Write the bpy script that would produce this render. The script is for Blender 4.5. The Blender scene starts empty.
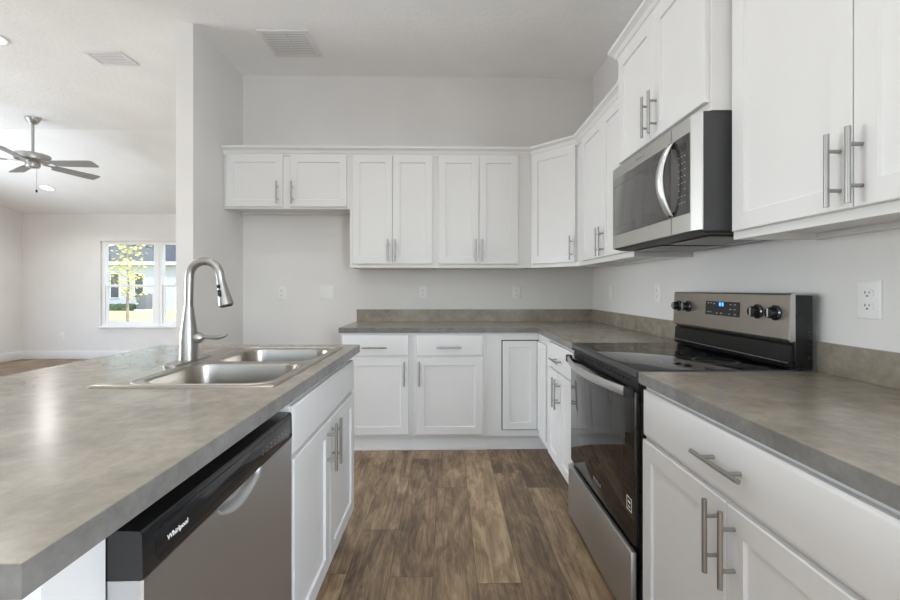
import bpy, bmesh, math, random
from math import radians, sin, cos, pi
from mathutils import Vector, Matrix

sc = bpy.context.scene
C = sc.collection

# ------------------------------------------------------------------ camera
F_PX, CX, CY = 424.12, 453.89, 288.41
cam_d = bpy.data.cameras.new('camera')
cam = bpy.data.objects.new('camera', cam_d)
C.objects.link(cam)
cam.location = (0, 0, 1.2)
cam.rotation_euler = (radians(90), 0, -0.0174)
cam_d.sensor_width = 36
cam_d.lens = F_PX / 900 * 36
cam_d.shift_x = -(CX - 450) / 900
cam_d.shift_y = -(300 - CY) / 900
cam_d.clip_start = 0.02
cam_d.clip_end = 200
sc.camera = cam

# ------------------------------------------------------------------ world, sun, daylight, exposure
w = bpy.data.worlds.new('sky')
sc.world = w
w.use_nodes = True
wn = w.node_tree
wn.nodes.clear()
wo = wn.nodes.new('ShaderNodeOutputWorld')
wb = wn.nodes.new('ShaderNodeBackground')
sky = wn.nodes.new('ShaderNodeTexSky')
sky.sky_type = 'NISHITA'
sky.sun_disc = False
sky.sun_elevation = radians(48)
sky.sun_rotation = radians(100)
sky.air_density = 1.0
sky.dust_density = 1.5
wb.inputs['Strength'].default_value = 0.5
wn.links.new(sky.outputs[0], wb.inputs[0])
wn.links.new(wb.outputs[0], wo.inputs[0])

def lamp(name, kind, loc, rot, energy, color=(1, 1, 1), **kw):
    d = bpy.data.lights.new(name, kind)
    d.energy = energy
    d.color = color
    for k, v in kw.items():
        setattr(d, k, v)
    o = bpy.data.objects.new(name, d)
    C.objects.link(o)
    o.location = loc
    o.rotation_euler = rot
    return o

# afternoon sun from behind the camera's right shoulder
sun = lamp('sun', 'SUN', (5, -5, 8), (0, 0, 0), 3.0, (1, .96, .90), angle=radians(.6))
sun.rotation_euler = Vector((-.62, .42, -.66)).to_track_quat('-Z', 'Y').to_euler()
# daylight entering by the patio slider behind the camera, the side windows of the living room, plus added ceiling fill
DAY = (.90, .95, 1)
def daylight(name, loc, rot, power, sx, sy, color=DAY, spread=180):
    lamp(name, 'AREA', loc, tuple(radians(a) for a in rot), power, color, shape='RECTANGLE', size=sx, size_y=sy, spread=radians(spread))
daylight('daylight_patio_slider', (-1.1, -3.07, 1.25), (90, 0, 0), 11, 3.4, 2.2)
daylight('patio_ceiling_fill', (-1.1, -2.95, .75), (142, 0, 0), 23, 3.2, .9, spread=75)  # upward-only lamp added to lift the kitchen ceiling, like ground bounce
daylight('daylight_side_window', (-7.28, 1.9, 1.15), (0, -90, 0), 195, 1.35, 2.9, color=(.86, .93, 1))
daylight('corner_ceiling_fill', (-7.2, 5.2, .9), (0, -142, 0), 11, .8, 2.1, color=(.82, .90, 1), spread=75)  # upward-only lamp added to brighten the living room ceiling
daylight('daylight_dining_window', (1.36, -1.6, 1.45), (0, 90, 0), 105, 1.5, 1.9, color=(.80, .90, 1))

vs = sc.view_settings
vs.view_transform = 'Standard'
vs.look = 'None'
vs.gamma = 1
vs.use_curve_mapping = False
vs.exposure = 0.22
sc.cycles.use_denoising = True
sc.cycles.max_bounces = 14
sc.cycles.diffuse_bounces = 8
sc.cycles.transparent_max_bounces = 12
sc.cycles.caustics_reflective = False
sc.cycles.caustics_refractive = False
sc.cycles.sample_clamp_indirect = 6

# ------------------------------------------------------------------ materials
def new_mat(name):
    m = bpy.data.materials.new(name)
    m.use_nodes = True
    nt = m.node_tree
    b = nt.nodes['Principled BSDF']
    return m, nt, b

def srgb(r, g, b):
    f = lambda c: (c / 255 / 12.92) if c / 255 <= .04045 else ((c / 255 + .055) / 1.055) ** 2.4
    return (f(r), f(g), f(b), 1)

def node(nt, t, **kw):
    n = nt.nodes.new(t)
    for k, v in kw.items():
        setattr(n, k, v)
    return n

def mth(nt, op, a, b=None, c=None):
    n = nt.nodes.new('ShaderNodeMath')
    n.operation = op
    for i, v in enumerate((a, b, c)):
        if v is None:
            continue
        if isinstance(v, (int, float)):
            n.inputs[i].default_value = v
        else:
            nt.links.new(v, n.inputs[i])
    return n.outputs[0]

def noise(nt, vec, scale, detail=3, rough=.5, dist=0):
    n = node(nt, 'ShaderNodeTexNoise')
    n.inputs['Scale'].default_value = scale
    n.inputs['Detail'].default_value = detail
    n.inputs['Roughness'].default_value = rough
    n.inputs['Distortion'].default_value = dist
    if vec is not None:
        nt.links.new(vec, n.inputs['Vector'])
    return n.outputs['Fac']

def ramp(nt, fac, stops):
    n = node(nt, 'ShaderNodeValToRGB')
    e = n.color_ramp.elements
    while len(e) < len(stops):
        e.new(.5)
    for i, (p, c) in enumerate(stops):
        e[i].position = p
        e[i].color = c
    nt.links.new(fac, n.inputs[0])
    return n.outputs[0]

def bump(nt, b, h, strength, dist=.002):
    n = node(nt, 'ShaderNodeBump')
    n.inputs['Strength'].default_value = strength
    n.inputs['Distance'].default_value = dist
    nt.links.new(h, n.inputs['Height'])
    nt.links.new(n.outputs[0], b.inputs['Normal'])

def pos(nt):
    return node(nt, 'ShaderNodeNewGeometry').outputs['Position']

def mapping(nt, vec, scale=(1, 1, 1)):
    n = node(nt, 'ShaderNodeMapping')
    n.inputs['Scale'].default_value = scale
    nt.links.new(vec, n.inputs['Vector'])
    return n.outputs[0]

def paint(name, col, rough=.5, bscale=0, bstr=0, spec=.5, var=.02):
    m, nt, b = new_mat(name)
    p = pos(nt)
    f = noise(nt, p, 3, 2)
    lo = tuple(max(0, c * (1 - var)) for c in col[:3]) + (1,)
    hi = tuple(min(1, c * (1 + var)) for c in col[:3]) + (1,)
    nt.links.new(ramp(nt, f, [(.3, lo), (.7, hi)]), b.inputs['Base Color'])
    b.inputs['Roughness'].default_value = rough
    b.inputs['Specular IOR Level'].default_value = spec
    if bscale:
        bump(nt, b, noise(nt, p, bscale, 3, .55), bstr)
    return m

def metal(name, col, rough=.3, brush=(1, 1, 1), amt=.06):
    m, nt, b = new_mat(name)
    p = mapping(nt, pos(nt), brush)
    f = noise(nt, p, 60, 3, .6)
    b.inputs['Base Color'].default_value = col
    b.inputs['Metallic'].default_value = 1
    nt.links.new(mth(nt, 'ADD', mth(nt, 'MULTIPLY', f, amt * 2), rough - amt), b.inputs['Roughness'])
    return m

def plain(name, col, rough=.4, metallic=0, ior=None, emit=None, estr=0):
    m, nt, b = new_mat(name)
    p = pos(nt)
    f = noise(nt, p, 25, 2)
    nt.links.new(mth(nt, 'ADD', mth(nt, 'MULTIPLY', f, .04), max(0, rough - .02)), b.inputs['Roughness'])
    b.inputs['Base Color'].default_value = col
    b.inputs['Metallic'].default_value = metallic
    if ior:
        b.inputs['IOR'].default_value = ior
    if emit:
        b.inputs['Emission Color'].default_value = emit
        b.inputs['Emission Strength'].default_value = estr
    return m

M = {}
M['wall'] = paint('greige_wall_paint', (.738, .722, .705, 1), .6, 260, .06)
M['living_wall'] = M['wall']
M['ceiling'] = paint('textured_ceiling_paint', (.87, .87, .87, 1), .7, 28, 1.6)
M['trim'] = paint('white_trim_paint', (.80, .80, .80, 1), .35)
M['cab'] = paint('white_cabinet_paint', (.745, .743, .737, 1), .38, var=.008)
M['nickel'] = metal('brushed_nickel', (.40, .39, .375, 1), .34, (1, 1, 1), .02)
M['steel'] = metal('brushed_stainless_steel', (.62, .635, .65, 1), .40, (.3, .3, 6), .03)
M['steel_h'] = metal('brushed_stainless_sheet', (.53, .52, .50, 1), .44, (6, .3, 6), .03)
M['steel_warm'] = metal('warm_stainless_sheet', (.44, .405, .36, 1), .38, (6, .3, 6), .03)
M['steel_bright'] = metal('bright_stainless', (.62, .615, .60, 1), .34, (1, 1, 1))
M['sink_steel'] = metal('satin_sink_steel', (.43, .395, .35, 1), .29, (.4, .4, 3), .004)
M['faucet_steel'] = metal('satin_faucet_steel', (.38, .365, .345, 1), .34, (2, 2, .3), .01)
M['black'] = plain('black_enamel', (.012, .012, .013, 1), .28)
M['charcoal'] = plain('charcoal_painted_metal', (.05, .05, .053, 1), .42)
M['rubber'] = plain('matte_black_plastic', (.012, .012, .012, 1), .55)
M['oven_glass'] = plain('black_oven_glass', (.010, .009, .008, 1), .03, ior=1.62)
M['cook_glass'] = plain('black_ceramic_glass', (.010, .010, .012, 1), .04, ior=1.9)
M['mw_glass'] = plain('tinted_microwave_glass', (.06, .058, .055, 1), .06, ior=1.8)
M['mw_panel'] = plain('dark_control_glass', (.05, .048, .046, 1), .10, ior=1.7)
M['console'] = plain('gloss_black_console', (.012, .012, .013, 1), .16)
M['console_inset'] = plain('gloss_black_inset', (.012, .012, .013, 1), .06)
M['plastic'] = plain('white_plastic', (.80, .80, .79, 1), .3)
M['slot'] = plain('dark_slot', (.02, .02, .02, 1), .6)
M['vent_grey'] = plain('white_vent_enamel', (.74, .74, .74, 1), .4)
M['vent_dark'] = plain('dark_duct', (.20, .20, .20, 1), .8)
M['white_ink'] = plain('white_print', (.85, .85, .85, 1), .5)
M['grey_ink'] = plain('grey_print', (.32, .32, .32, 1), .5)
M['fan_metal'] = metal('fan_nickel', (.46, .45, .44, 1), .38)
M['fan_blade'] = paint('grey_fan_blade', (.27, .268, .265, 1), .45)
M['digits'] = plain('blue_led', (.02, .05, .2, 1), .4, emit=(.05, .25, 1, 1), estr=3.0)
M['lens'] = plain('lamp_lens', (.9, .9, .9, 1), .5, emit=(1, .97, .92, 1), estr=3.2)
M['vinyl'] = paint('white_window_vinyl', (.82, .82, .82, 1), .35)
M['leaf'] = None

def concrete_laminate(name, stops):
    m, nt, b = new_mat(name)
    p = pos(nt)
    n1 = noise(nt, p, 5, 4, .55, .4)
    n2 = noise(nt, p, 22, 4, .55, .2)
    n3 = noise(nt, p, 90, 3, .5)
    f = mth(nt, 'ADD', mth(nt, 'MULTIPLY', n1, .50), mth(nt, 'ADD', mth(nt, 'MULTIPLY', n2, .36), mth(nt, 'MULTIPLY', n3, .14)))
    c = ramp(nt, f, list(zip((.36, .5, .64), (srgb(*q) for q in stops))))
    nt.links.new(c, b.inputs['Base Color'])
    nt.links.new(mth(nt, 'ADD', mth(nt, 'MULTIPLY', n2, .06), .195), b.inputs['Roughness'])
    bump(nt, b, n3, .02)
    return m
M['counter'] = concrete_laminate('concrete_look_laminate', ((123, 116, 103), (142, 134, 120), (160, 152, 138)))
M['edge'] = concrete_laminate('shaded_laminate_edge', ((98, 97, 95), (116, 114, 111), (132, 130, 127)))  # edges are the same laminate; their duller light is put into this grey

def planks():
    m, nt, b = new_mat('wood_look_vinyl_planks')
    p = pos(nt)
    s = node(nt, 'ShaderNodeSeparateXYZ')
    nt.links.new(p, s.inputs[0])
    PW, PL = .181, 1.22
    u = mth(nt, 'DIVIDE', mth(nt, 'ADD', s.outputs[0], 19.966), PW)
    row = mth(nt, 'FLOOR', u)
    wn1 = node(nt, 'ShaderNodeTexWhiteNoise', noise_dimensions='1D')
    nt.links.new(row, wn1.inputs['W'])
    v = mth(nt, 'DIVIDE', mth(nt, 'ADD', mth(nt, 'ADD', s.outputs[1], 20), mth(nt, 'MULTIPLY', wn1.outputs['Value'], PL * 3)), PL)
    col = mth(nt, 'FLOOR', v)
    wn2 = node(nt, 'ShaderNodeTexWhiteNoise', noise_dimensions='2D')
    cb = node(nt, 'ShaderNodeCombineXYZ')
    nt.links.new(row, cb.inputs[0])
    nt.links.new(col, cb.inputs[1])
    nt.links.new(cb.outputs[0], wn2.inputs['Vector'])
    rnd = wn2.outputs['Value']
    # grain, shifted plank by plank
    cb2 = node(nt, 'ShaderNodeCombineXYZ')
    nt.links.new(mth(nt, 'ADD', s.outputs[0], mth(nt, 'MULTIPLY', rnd, 37.0)), cb2.inputs[0])
    nt.links.new(mth(nt, 'ADD', s.outputs[1], mth(nt, 'MULTIPLY', rnd, 91.0)), cb2.inputs[1])
    gv = cb2.outputs[0]
    g1 = noise(nt, mapping(nt, gv, (14, 1.5, 1)), 2.0, 7, .66, 1.4)
    g2 = noise(nt, mapping(nt, gv, (120, 5, 1)), 2.0, 4, .6, .3)
    g3 = noise(nt, mapping(nt, gv, (7, 2.6, 1)), 1.3, 5, .62, .9)
    f = mth(nt, 'ADD', mth(nt, 'MULTIPLY', g1, .42), mth(nt, 'ADD', mth(nt, 'MULTIPLY', g2, .16), mth(nt, 'MULTIPLY', g3, .42)))
    f = mth(nt, 'ADD', f, mth(nt, 'MULTIPLY', mth(nt, 'SUBTRACT', rnd, .5), .16))
    c = ramp(nt, f, [(.36, srgb(84, 67, 51)), (.45, srgb(119, 98, 76)), (.54, srgb(152, 128, 100)), (.64, srgb(186, 163, 130))])
    # seams
    fu = mth(nt, 'FRACT', u)
    fv = mth(nt, 'FRACT', v)
    eu = mth(nt, 'MINIMUM', fu, mth(nt, 'SUBTRACT', 1.0, fu))
    ev = mth(nt, 'MINIMUM', fv, mth(nt, 'SUBTRACT', 1.0, fv))
    seam = mth(nt, 'MAXIMUM', mth(nt, 'LESS_THAN', eu, .010), mth(nt, 'LESS_THAN', ev, .0014))
    mx = node(nt, 'ShaderNodeMixRGB')
    mx.blend_type = 'MIX'
    nt.links.new(mth(nt, 'MULTIPLY', seam, .6), mx.inputs[0])
    nt.links.new(c, mx.inputs[1])
    mx.inputs[2].default_value = srgb(66, 54, 44)
    nt.links.new(mx.outputs[0], b.inputs['Base Color'])
    b.inputs['Roughness'].default_value = .42
    bump(nt, b, mth(nt, 'SUBTRACT', g2, seam), .08, .001)
    return m
M['floor'] = planks()

def glass():
    m = bpy.data.materials.new('window_glass')
    m.use_nodes = True
    nt = m.node_tree
    nt.nodes.clear()
    o = node(nt, 'ShaderNodeOutputMaterial')
    mix = node(nt, 'ShaderNodeMixShader')
    t = node(nt, 'ShaderNodeBsdfTransparent')
    t.inputs[0].default_value = (.97, .98, .97, 1)
    g = node(nt, 'ShaderNodeBsdfGlossy')
    g.inputs['Roughness'].default_value = .02
    mix.inputs[0].default_value = .05
    nt.links.new(t.outputs[0], mix.inputs[1])
    nt.links.new(g.outputs[0], mix.inputs[2])
    nt.links.new(mix.outputs[0], o.inputs[0])
    return m
M['glass'] = glass()

def siding():
    m, nt, b = new_mat('white_lap_siding')
    s = node(nt, 'ShaderNodeSeparateXYZ')
    nt.links.new(pos(nt), s.inputs[0])
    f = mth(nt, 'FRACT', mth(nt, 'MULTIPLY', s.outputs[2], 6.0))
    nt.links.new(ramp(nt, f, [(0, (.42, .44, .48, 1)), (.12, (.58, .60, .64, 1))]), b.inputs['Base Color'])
    b.inputs['Roughness'].default_value = .6
    bump(nt, b, f, .3, .02)
    return m
M['siding'] = siding()

def shingles():
    m, nt, b = new_mat('dark_roof_shingles')
    f = noise(nt, mapping(nt, pos(nt), (3, 3, 9)), 4, 4)
    nt.links.new(ramp(nt, f, [(.3, (.045, .045, .055, 1)), (.7, (.10, .10, .115, 1))]), b.inputs['Base Color'])
    b.inputs['Roughness'].default_value = .85
    return m
M['shingles'] = shingles()

def grass():
    m, nt, b = new_mat('dry_lawn_grass')
    f = noise(nt, pos(nt), 3, 6, .7)
    nt.links.new(ramp(nt, f, [(.3, (.36, .36, .12, 1)), (.5, (.60, .55, .27, 1)), (.7, (.74, .66, .38, 1))]), b.inputs['Base Color'])
    b.inputs['Roughness'].default_value = .95
    bump(nt, b, noise(nt, pos(nt), 40, 4), .5, .03)
    return m
M['grass'] = grass()

def leaves():
    m, nt, b = new_mat('yellow_green_leaves')
    f = noise(nt, pos(nt), 5, 3)
    nt.links.new(ramp(nt, f, [(.3, (.40, .40, .07, 1)), (.5, (.66, .61, .15, 1)), (.7, (.80, .74, .30, 1))]), b.inputs['Base Color'])
    b.inputs['Roughness'].default_value = .6
    b.inputs['Transmission Weight'].default_value = 0
    return m
M['leaf'] = leaves()
M['bark'] = paint('grey_bark', (.24, .19, .15, 1), .9, 40, .5, var=.3)
M['dark_window'] = plain('dark_window_glass', (.05, .06, .08, 1), .1)
M['shutter'] = paint('dark_shutter_paint', (.06, .065, .08, 1), .6)
M['ac_grey'] = paint('grey_condenser_paint', (.14, .15, .17, 1), .6)
M['grass_shadow'] = paint('dark_green_shadow', (.05, .09, .035, 1), .9, 12, .8, var=.5)

# ------------------------------------------------------------------ mesh helpers
def BM():
    return bmesh.new()

def box(bm, x0, x1, y0, y1, z0, z1, bev=0, seg=2):
    x0, x1 = min(x0, x1), max(x0, x1)
    y0, y1 = min(y0, y1), max(y0, y1)
    z0, z1 = min(z0, z1), max(z0, z1)
    v = [bm.verts.new(c) for c in ((x0, y0, z0), (x1, y0, z0), (x1, y1, z0), (x0, y1, z0),
                                   (x0, y0, z1), (x1, y0, z1), (x1, y1, z1), (x0, y1, z1))]
    fs = [bm.faces.new([v[i] for i in q]) for q in ((3, 2, 1, 0), (4, 5, 6, 7), (0, 1, 5, 4), (1, 2, 6, 5), (2, 3, 7, 6), (3, 0, 4, 7))]
    if bev:
        es = set(e for f in fs for e in f.edges)
        bmesh.ops.bevel(bm, geom=list(es), offset=bev, segments=seg, profile=.5, affect='EDGES')
    return bm

def loft(bm, rings, cap0=True, cap1=True, closed=True):
    vs_ = [[bm.verts.new(p) for p in r] for r in rings]
    n = len(vs_[0])
    for a, b in zip(vs_, vs_[1:]):
        for i in range(n if closed else n - 1):
            j = (i + 1) % n
            bm.faces.new((a[i], a[j], b[j], b[i]))
    if cap0:
        bm.faces.new(list(reversed(vs_[0])))
    if cap1:
        bm.faces.new(vs_[-1])
    return vs_

def frame_of(d):
    d = Vector(d).normalized()
    up = Vector((0, 0, 1)) if abs(d.z) < .95 else Vector((1, 0, 0))
    a = d.cross(up).normalized()
    b = a.cross(d).normalized()
    return a, b

def tube(bm, pts, radii, n=16, caps=True):
    pts = [Vector(p) for p in pts]
    if isinstance(radii, (int, float)):
        radii = [radii] * len(pts)
    rings = []
    pa = None
    for i, p in enumerate(pts):
        if i == 0:
            d = pts[1] - p
        elif i == len(pts) - 1:
            d = p - pts[i - 1]
        else:
            d = (pts[i + 1] - p).normalized() + (p - pts[i - 1]).normalized()
        if d.length < 1e-9:
            d = pts[min(i + 1, len(pts) - 1)] - pts[max(i - 1, 0)]
        d = d.normalized()
        if pa is None:
            a, b = frame_of(d)
        else:
            a = (pa - d * pa.dot(d)).normalized()
            b = a.cross(d).normalized()
        pa = a
        rings.append([p + (a * cos(2 * pi * k / n) + b * sin(2 * pi * k / n)) * radii[i] for k in range(n)])
    loft(bm, rings, caps, caps)
    return bm

def lathe(bm, prof, center, n=32, axis='z', caps=True):
    cx, cy, cz = center
    rings = []
    for r, h in prof:
        ring = []
        for k in range(n):
            a = 2 * pi * k / n
            u, v_ = r * cos(a), r * sin(a)
            if axis == 'z':
                ring.append((cx + u, cy + v_, cz + h))
            elif axis == 'x':
                ring.append((cx + h, cy + u, cz + v_))
            else:
                ring.append((cx + u, cy + h, cz + v_))
        rings.append(ring)
    loft(bm, rings, caps, caps)
    return bm

def rrect(x0, x1, y0, y1, r, z, n=6):
    out = []
    for cx, cy, a0 in ((x1 - r, y1 - r, 0), (x0 + r, y1 - r, 90), (x0 + r, y0 + r, 180), (x1 - r, y0 + r, 270)):
        for k in range(n + 1):
            a = radians(a0 + 90 * k / n)
            out.append((cx + r * cos(a), cy + r * sin(a), z))
    return out

def obj(name, bm, mat, parent=None, off=None, smooth=35, label=None):
    if off is not None:
        bmesh.ops.translate(bm, vec=-Vector(off), verts=bm.verts)
    bmesh.ops.recalc_face_normals(bm, faces=bm.faces)
    me = bpy.data.meshes.new(name)
    bm.to_mesh(me)
    bm.free()
    if smooth:
        me.shade_smooth()
        me.set_sharp_from_angle(angle=radians(smooth))
    me.materials.append(mat)
    o = bpy.data.objects.new(name, me)
    C.objects.link(o)
    if parent:
        o.parent = parent
    if label:
        o['label'] = label
    return o

class Thing:
    """an Empty at the thing's base; parts built in world coordinates are shifted to it"""
    def __init__(self, name, label, cat, loc=(0, 0, 0), rot=0, group=None, local=False):
        e = bpy.data.objects.new(name, None)
        C.objects.link(e)
        e.location = loc
        e.rotation_euler = (0, 0, rot)
        e.empty_display_size = .05
        e['label'] = label
        e['category'] = cat
        if group:
            e['group'] = group
        self.e = e
        self.off = None if local else loc
        self.z = loc[2] if local else None
    def part(self, name, bm, mat, parent=None, label=None, smooth=35):
        off = self.off if self.off is not None else (0, 0, self.z)
        return obj(name, bm, mat, parent or self.e, off, smooth, label)

def single(name, bm, mat, label, cat, loc, group=None, smooth=35):
    o = obj(name, bm, mat, None, loc, smooth)
    o.location = loc
    o['label'] = label
    o['category'] = cat
    if group:
        o['group'] = group
    return o

def struct(name, bm, mat, parent=None, smooth=35):
    o = obj(name, bm, mat, parent, None, smooth)
    if not parent:
        o['kind'] = 'structure'
    return o

def text_mesh(name, body, size, mat, parent, matrix, label=None, shear=0, extrude=.0004):
    cu = bpy.data.curves.new(name, 'FONT')
    cu.body = body
    cu.size = size
    cu.align_x = 'CENTER'
    cu.align_y = 'CENTER'
    cu.extrude = extrude
    cu.shear = shear
    cu.resolution_u = 3
    tmp = bpy.data.objects.new(name, cu)
    C.objects.link(tmp)
    dg = bpy.context.evaluated_depsgraph_get()
    me = bpy.data.meshes.new_from_object(tmp.evaluated_get(dg))
    bpy.data.objects.remove(tmp)
    me.transform(matrix)
    me.materials.clear()
    me.materials.append(mat)
    o = bpy.data.objects.new(name, me)
    C.objects.link(o)
    o.parent = parent
    if label:
        o['label'] = label
    return o

# ------------------------------------------------------------------ key dimensions (metres, camera at the origin)
XR, YB = 1.296, 3.738            # right wall, kitchen back wall
XL = -1.780                      # kitchen side of the stub wall
YS = 3.011                       # near end of the stub wall
YF, XW = 7.337, -7.215           # far and left walls of the living room
H = 3.062                        # flat ceiling
HL = 2.468                       # living room wall height
YN = -3.0                        # wall behind the camera
T = .12
CT = .914                        # counter top

# ------------------------------------------------------------------ the room
bm = BM(); box(bm, XW - T, XR + T, YN - T, YF + T, -.1, 0)
struct('floor', bm, M['floor'])
bm = BM(); box(bm, XL - T, XR + T, YB, YB + T, 0, 3.2)
struct('wall_back', bm, M['wall'])
bm = BM()
box(bm, XR, XR + T, -.6, YB, 0, 3.2)
box(bm, XR, XR + T, YN, -2.6, 0, 3.2)
box(bm, XR, XR + T, -2.6, -.6, 0, .65)
box(bm, XR, XR + T, -2.6, -.6, 2.25, 3.2)
struct('wall_right', bm, M['wall'])
bm = BM()
box(bm, XL - T, XL, YS, YF + T, 0, 3.2)
struct('wall_center', bm, M['wall'])
# far wall with a three-unit window
WX0, WX1, WZ0, WZ1 = -5.905, -3.05, .555, 2.009
bm = BM()
box(bm, XW - T, WX0, YF, YF + T, 0, 3.2)
box(bm, WX1, XL - T, YF, YF + T, 0, 3.2)
box(bm, WX0, WX1, YF, YF + T, 0, WZ0)
box(bm, WX0, WX1, YF, YF + T, WZ1, 3.2)
struct('wall_far', bm, M['living_wall'])
# left wall with a side window out of the frame
bm = BM()
box(bm, XW - T, XW, 6.4, YF, 0, 3.2)
box(bm, XW - T, XW, 3.4, 4.0, 0, 3.2)
box(bm, XW - T, XW, YN, .4, 0, 3.2)
box(bm, XW - T, XW, .4, 3.4, 0, .45)
box(bm, XW - T, XW, .4, 3.4, 2.2, 3.2)
box(bm, XW - T, XW, 4.0, 6.4, 0, .45)
box(bm, XW - T, XW, 4.0, 6.4, 2.2, 3.2)
struct('wall_left', bm, M['living_wall'])
# rear wall with the patio slider opening
bm = BM()
box(bm, XW - T, -2.85, YN - T, YN, 0, 3.2)
box(bm, .65, XR + T, YN - T, YN, 0, 3.2)
box(bm, -2.85, .65, YN - T, YN, 2.4, 3.2)
struct('wall_rear', bm, M['wall'])
# ceiling: flat, dropping at 3 in 12 towards the far wall of the living room
XC, YC = -4.65, 5.05
bm = BM()
z1 = 3.2
pts = {}
def V(x, y, z):
    return bm.verts.new((x, y, z))
a = V(XW, YN, H); b_ = V(XR, YN, H); c_ = V(XR, YC, H); d_ = V(XW, YC, H)
f_ = V(XW, YF, HL); g_ = V(XR, YF, HL)
ta, tb, tc, td = V(XW, YN, z1), V(XR, YN, z1), V(XR, YF, z1), V(XW, YF, z1)
for q in ((a, b_, c_, d_), (d_, c_, g_, f_), (ta, tb, tc, td),
          (a, b_, tb, ta), (b_, c_, g_, tc, tb), (g_, f_, td, tc), (f_, d_, a, ta, td)):
    bm.faces.new(q)
struct('ceiling', bm, M['ceiling'], smooth=0)
bm = BM(); box(bm, XW - .6, XR + .6, YN - 3.2, YF + .35, 3.201, 3.32)  # rear overhang added to keep direct sun out of the slider opening
struct('roof', bm, M['shingles'])

# baseboards
def baseboard(name, x0, x1, y0, y1):
    bm = BM(); box(bm, x0, x1, y0, y1, 0, .136, .004)
    struct(name, bm, M['trim'])
baseboard('baseboard_far', XW + .016, XL - T - .016, YF - .016, YF - .0005)
baseboard('baseboard_left', XW + .0005, XW + .016, .9, YF - .0005)

# ------------------------------------------------------------------ living room window
bm = BM()
box(bm, WX0 - .005, WX1 + .005, YF - .045, YF - .0005, WZ0 - .028, WZ0, .004)
st = struct('trim_1', bm, M['trim'])
UW = (WX1 - WX0) / 3
for i in range(3):
    x0 = WX0 + i * UW + (.001 if i == 0 else .02)
    x1 = WX0 + (i + 1) * UW - (.001 if i == 2 else .02)
    yb, ye = YF + .035, YF + .115
    bm = BM()
    fw = .052
    box(bm, x0, x0 + fw, yb, ye, WZ0, WZ1)
    box(bm, x1 - fw, x1, yb, ye, WZ0, WZ1)
    box(bm, x0 + fw, x1 - fw, yb, ye, WZ1 - fw, WZ1)
    box(bm, x0 + fw, x1 - fw, yb, ye, WZ0, WZ0 + fw * .8)
    win = struct('window_%d' % (i + 1), bm, M['vinyl'])
    zm = 1.245
    bm = BM()
    sw = .034
    xa, xb = x0 + fw, x1 - fw
    box(bm, xa, xb, yb + .012, yb + .05, zm - .022, zm + .022, .003)
    box(bm, xa, xa + sw, yb + .014, yb + .046, WZ0 + fw * .8, zm - .022)
    box(bm, xb - sw, xb, yb + .014, yb + .046, WZ0 + fw * .8, zm - .022)
    box(bm, xa + sw, xb - sw, yb + .014, yb + .046, WZ0 + fw * .8, WZ0 + fw * .8 + sw)
    struct('sash', bm, M['vinyl'], win)
    bm = BM(); box(bm, xa + sw, xb - sw, yb + .028, yb + .032, WZ0 + fw * .8 + sw, zm - .022)
    struct('lower_pane', bm, M['glass'], win)
    bm = BM(); box(bm, xa, xb, yb + .056, yb + .060, zm + .022, WZ1 - fw)
    struct('upper_pane', bm, M['glass'], win)
bm = BM()
for i in (1, 2):
    xm = WX0 + i * UW
    box(bm, xm - .0195, xm + .0195, YF + .03, YF + .118, WZ0, WZ1)
struct('trim_2', bm, M['vinyl'])

# ------------------------------------------------------------------ outside the window
bm = BM(); box(bm, -60, 20, YF + .6, 70, -.3, -.15)
o = obj('lawn', bm, M['grass'])
o['kind'] = 'structure'

def neighbour_house():
    t = Thing('house', 'white lap-sided house with a dark roof beyond the lawn, seen through the window', 'house', (-16, 30, -.15))
    bm = BM()
    box(bm, -24.5, -10.6, 27, 33, -.15, 2.75)
    box(bm, -10.6, -4.0, 25.4, 33, -.15, 2.75)
    t.part('wall', bm, M['siding'])
    bm = BM()
    def roof(x0, x1, y0, y1, ze, zr, inset):
        ym = (y0 + y1) / 2
        lo = [(x0, y0, ze), (x1, y0, ze), (x1, y1, ze), (x0, y1, ze)]
        v = [bm.verts.new(p) for p in lo]
        r1 = bm.verts.new((x0 + inset, ym, zr)); r2 = bm.verts.new((x1 - inset, ym, zr))
        for q in ((v[0], v[1], r2, r1), (v[2], v[3], r1, r2), (v[3], v[0], r1), (v[1], v[2], r2), (v[3], v[2], v[1], v[0])):
            bm.faces.new(q)
    roof(-25.2, -10.0, 26.5, 33.5, 2.86, 4.35, 2.6)
    roof(-11.2, -3.4, 24.9, 33.5, 2.86, 4.5, 3.0)
    t.part('roof', bm, M['shingles'], smooth=0)
    bm = BM()
    box(bm, -25.2, -10.0, 26.5, 26.62, 2.66, 2.86)
    box(bm, -11.2, -3.4, 24.9, 25.02, 2.66, 2.86)
    t.part('fascia', bm, M['trim'])
    for x, y in ((-20.78, 27), (-19.28, 27), (-17.95, 27)):
        bm = BM(); box(bm, x - .30, x + .30, y - .06, y - .001, .58, 2.16)
        wd = t.part('window', bm, M['trim'])
        bm = BM(); box(bm, x - .24, x + .24, y - .075, y - .055, .64, 2.10)
        t.part('pane', bm, M['dark_window'], wd)
neighbour_house()

ac = Thing('air_conditioner', 'grey outdoor condenser unit standing against the white house', 'air conditioner', (-18.12, 25.8, -.15))
bm = BM(); box(bm, -18.42, -17.82, 25.5, 26.1, -.05, .85, .03)
ac.part('housing', bm, M['ac_grey'])
bm = BM(); lathe(bm, [(.26, 0), (.26, .03), (.2, .05)], (-18.12, 25.8, .85))
ac.part('fan_grille', bm, M['shutter'])
bm = BM(); box(bm, -18.5, -17.74, 25.42, 26.18, -.15, -.05)
ac.part('pad', bm, M['trim'])

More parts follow.
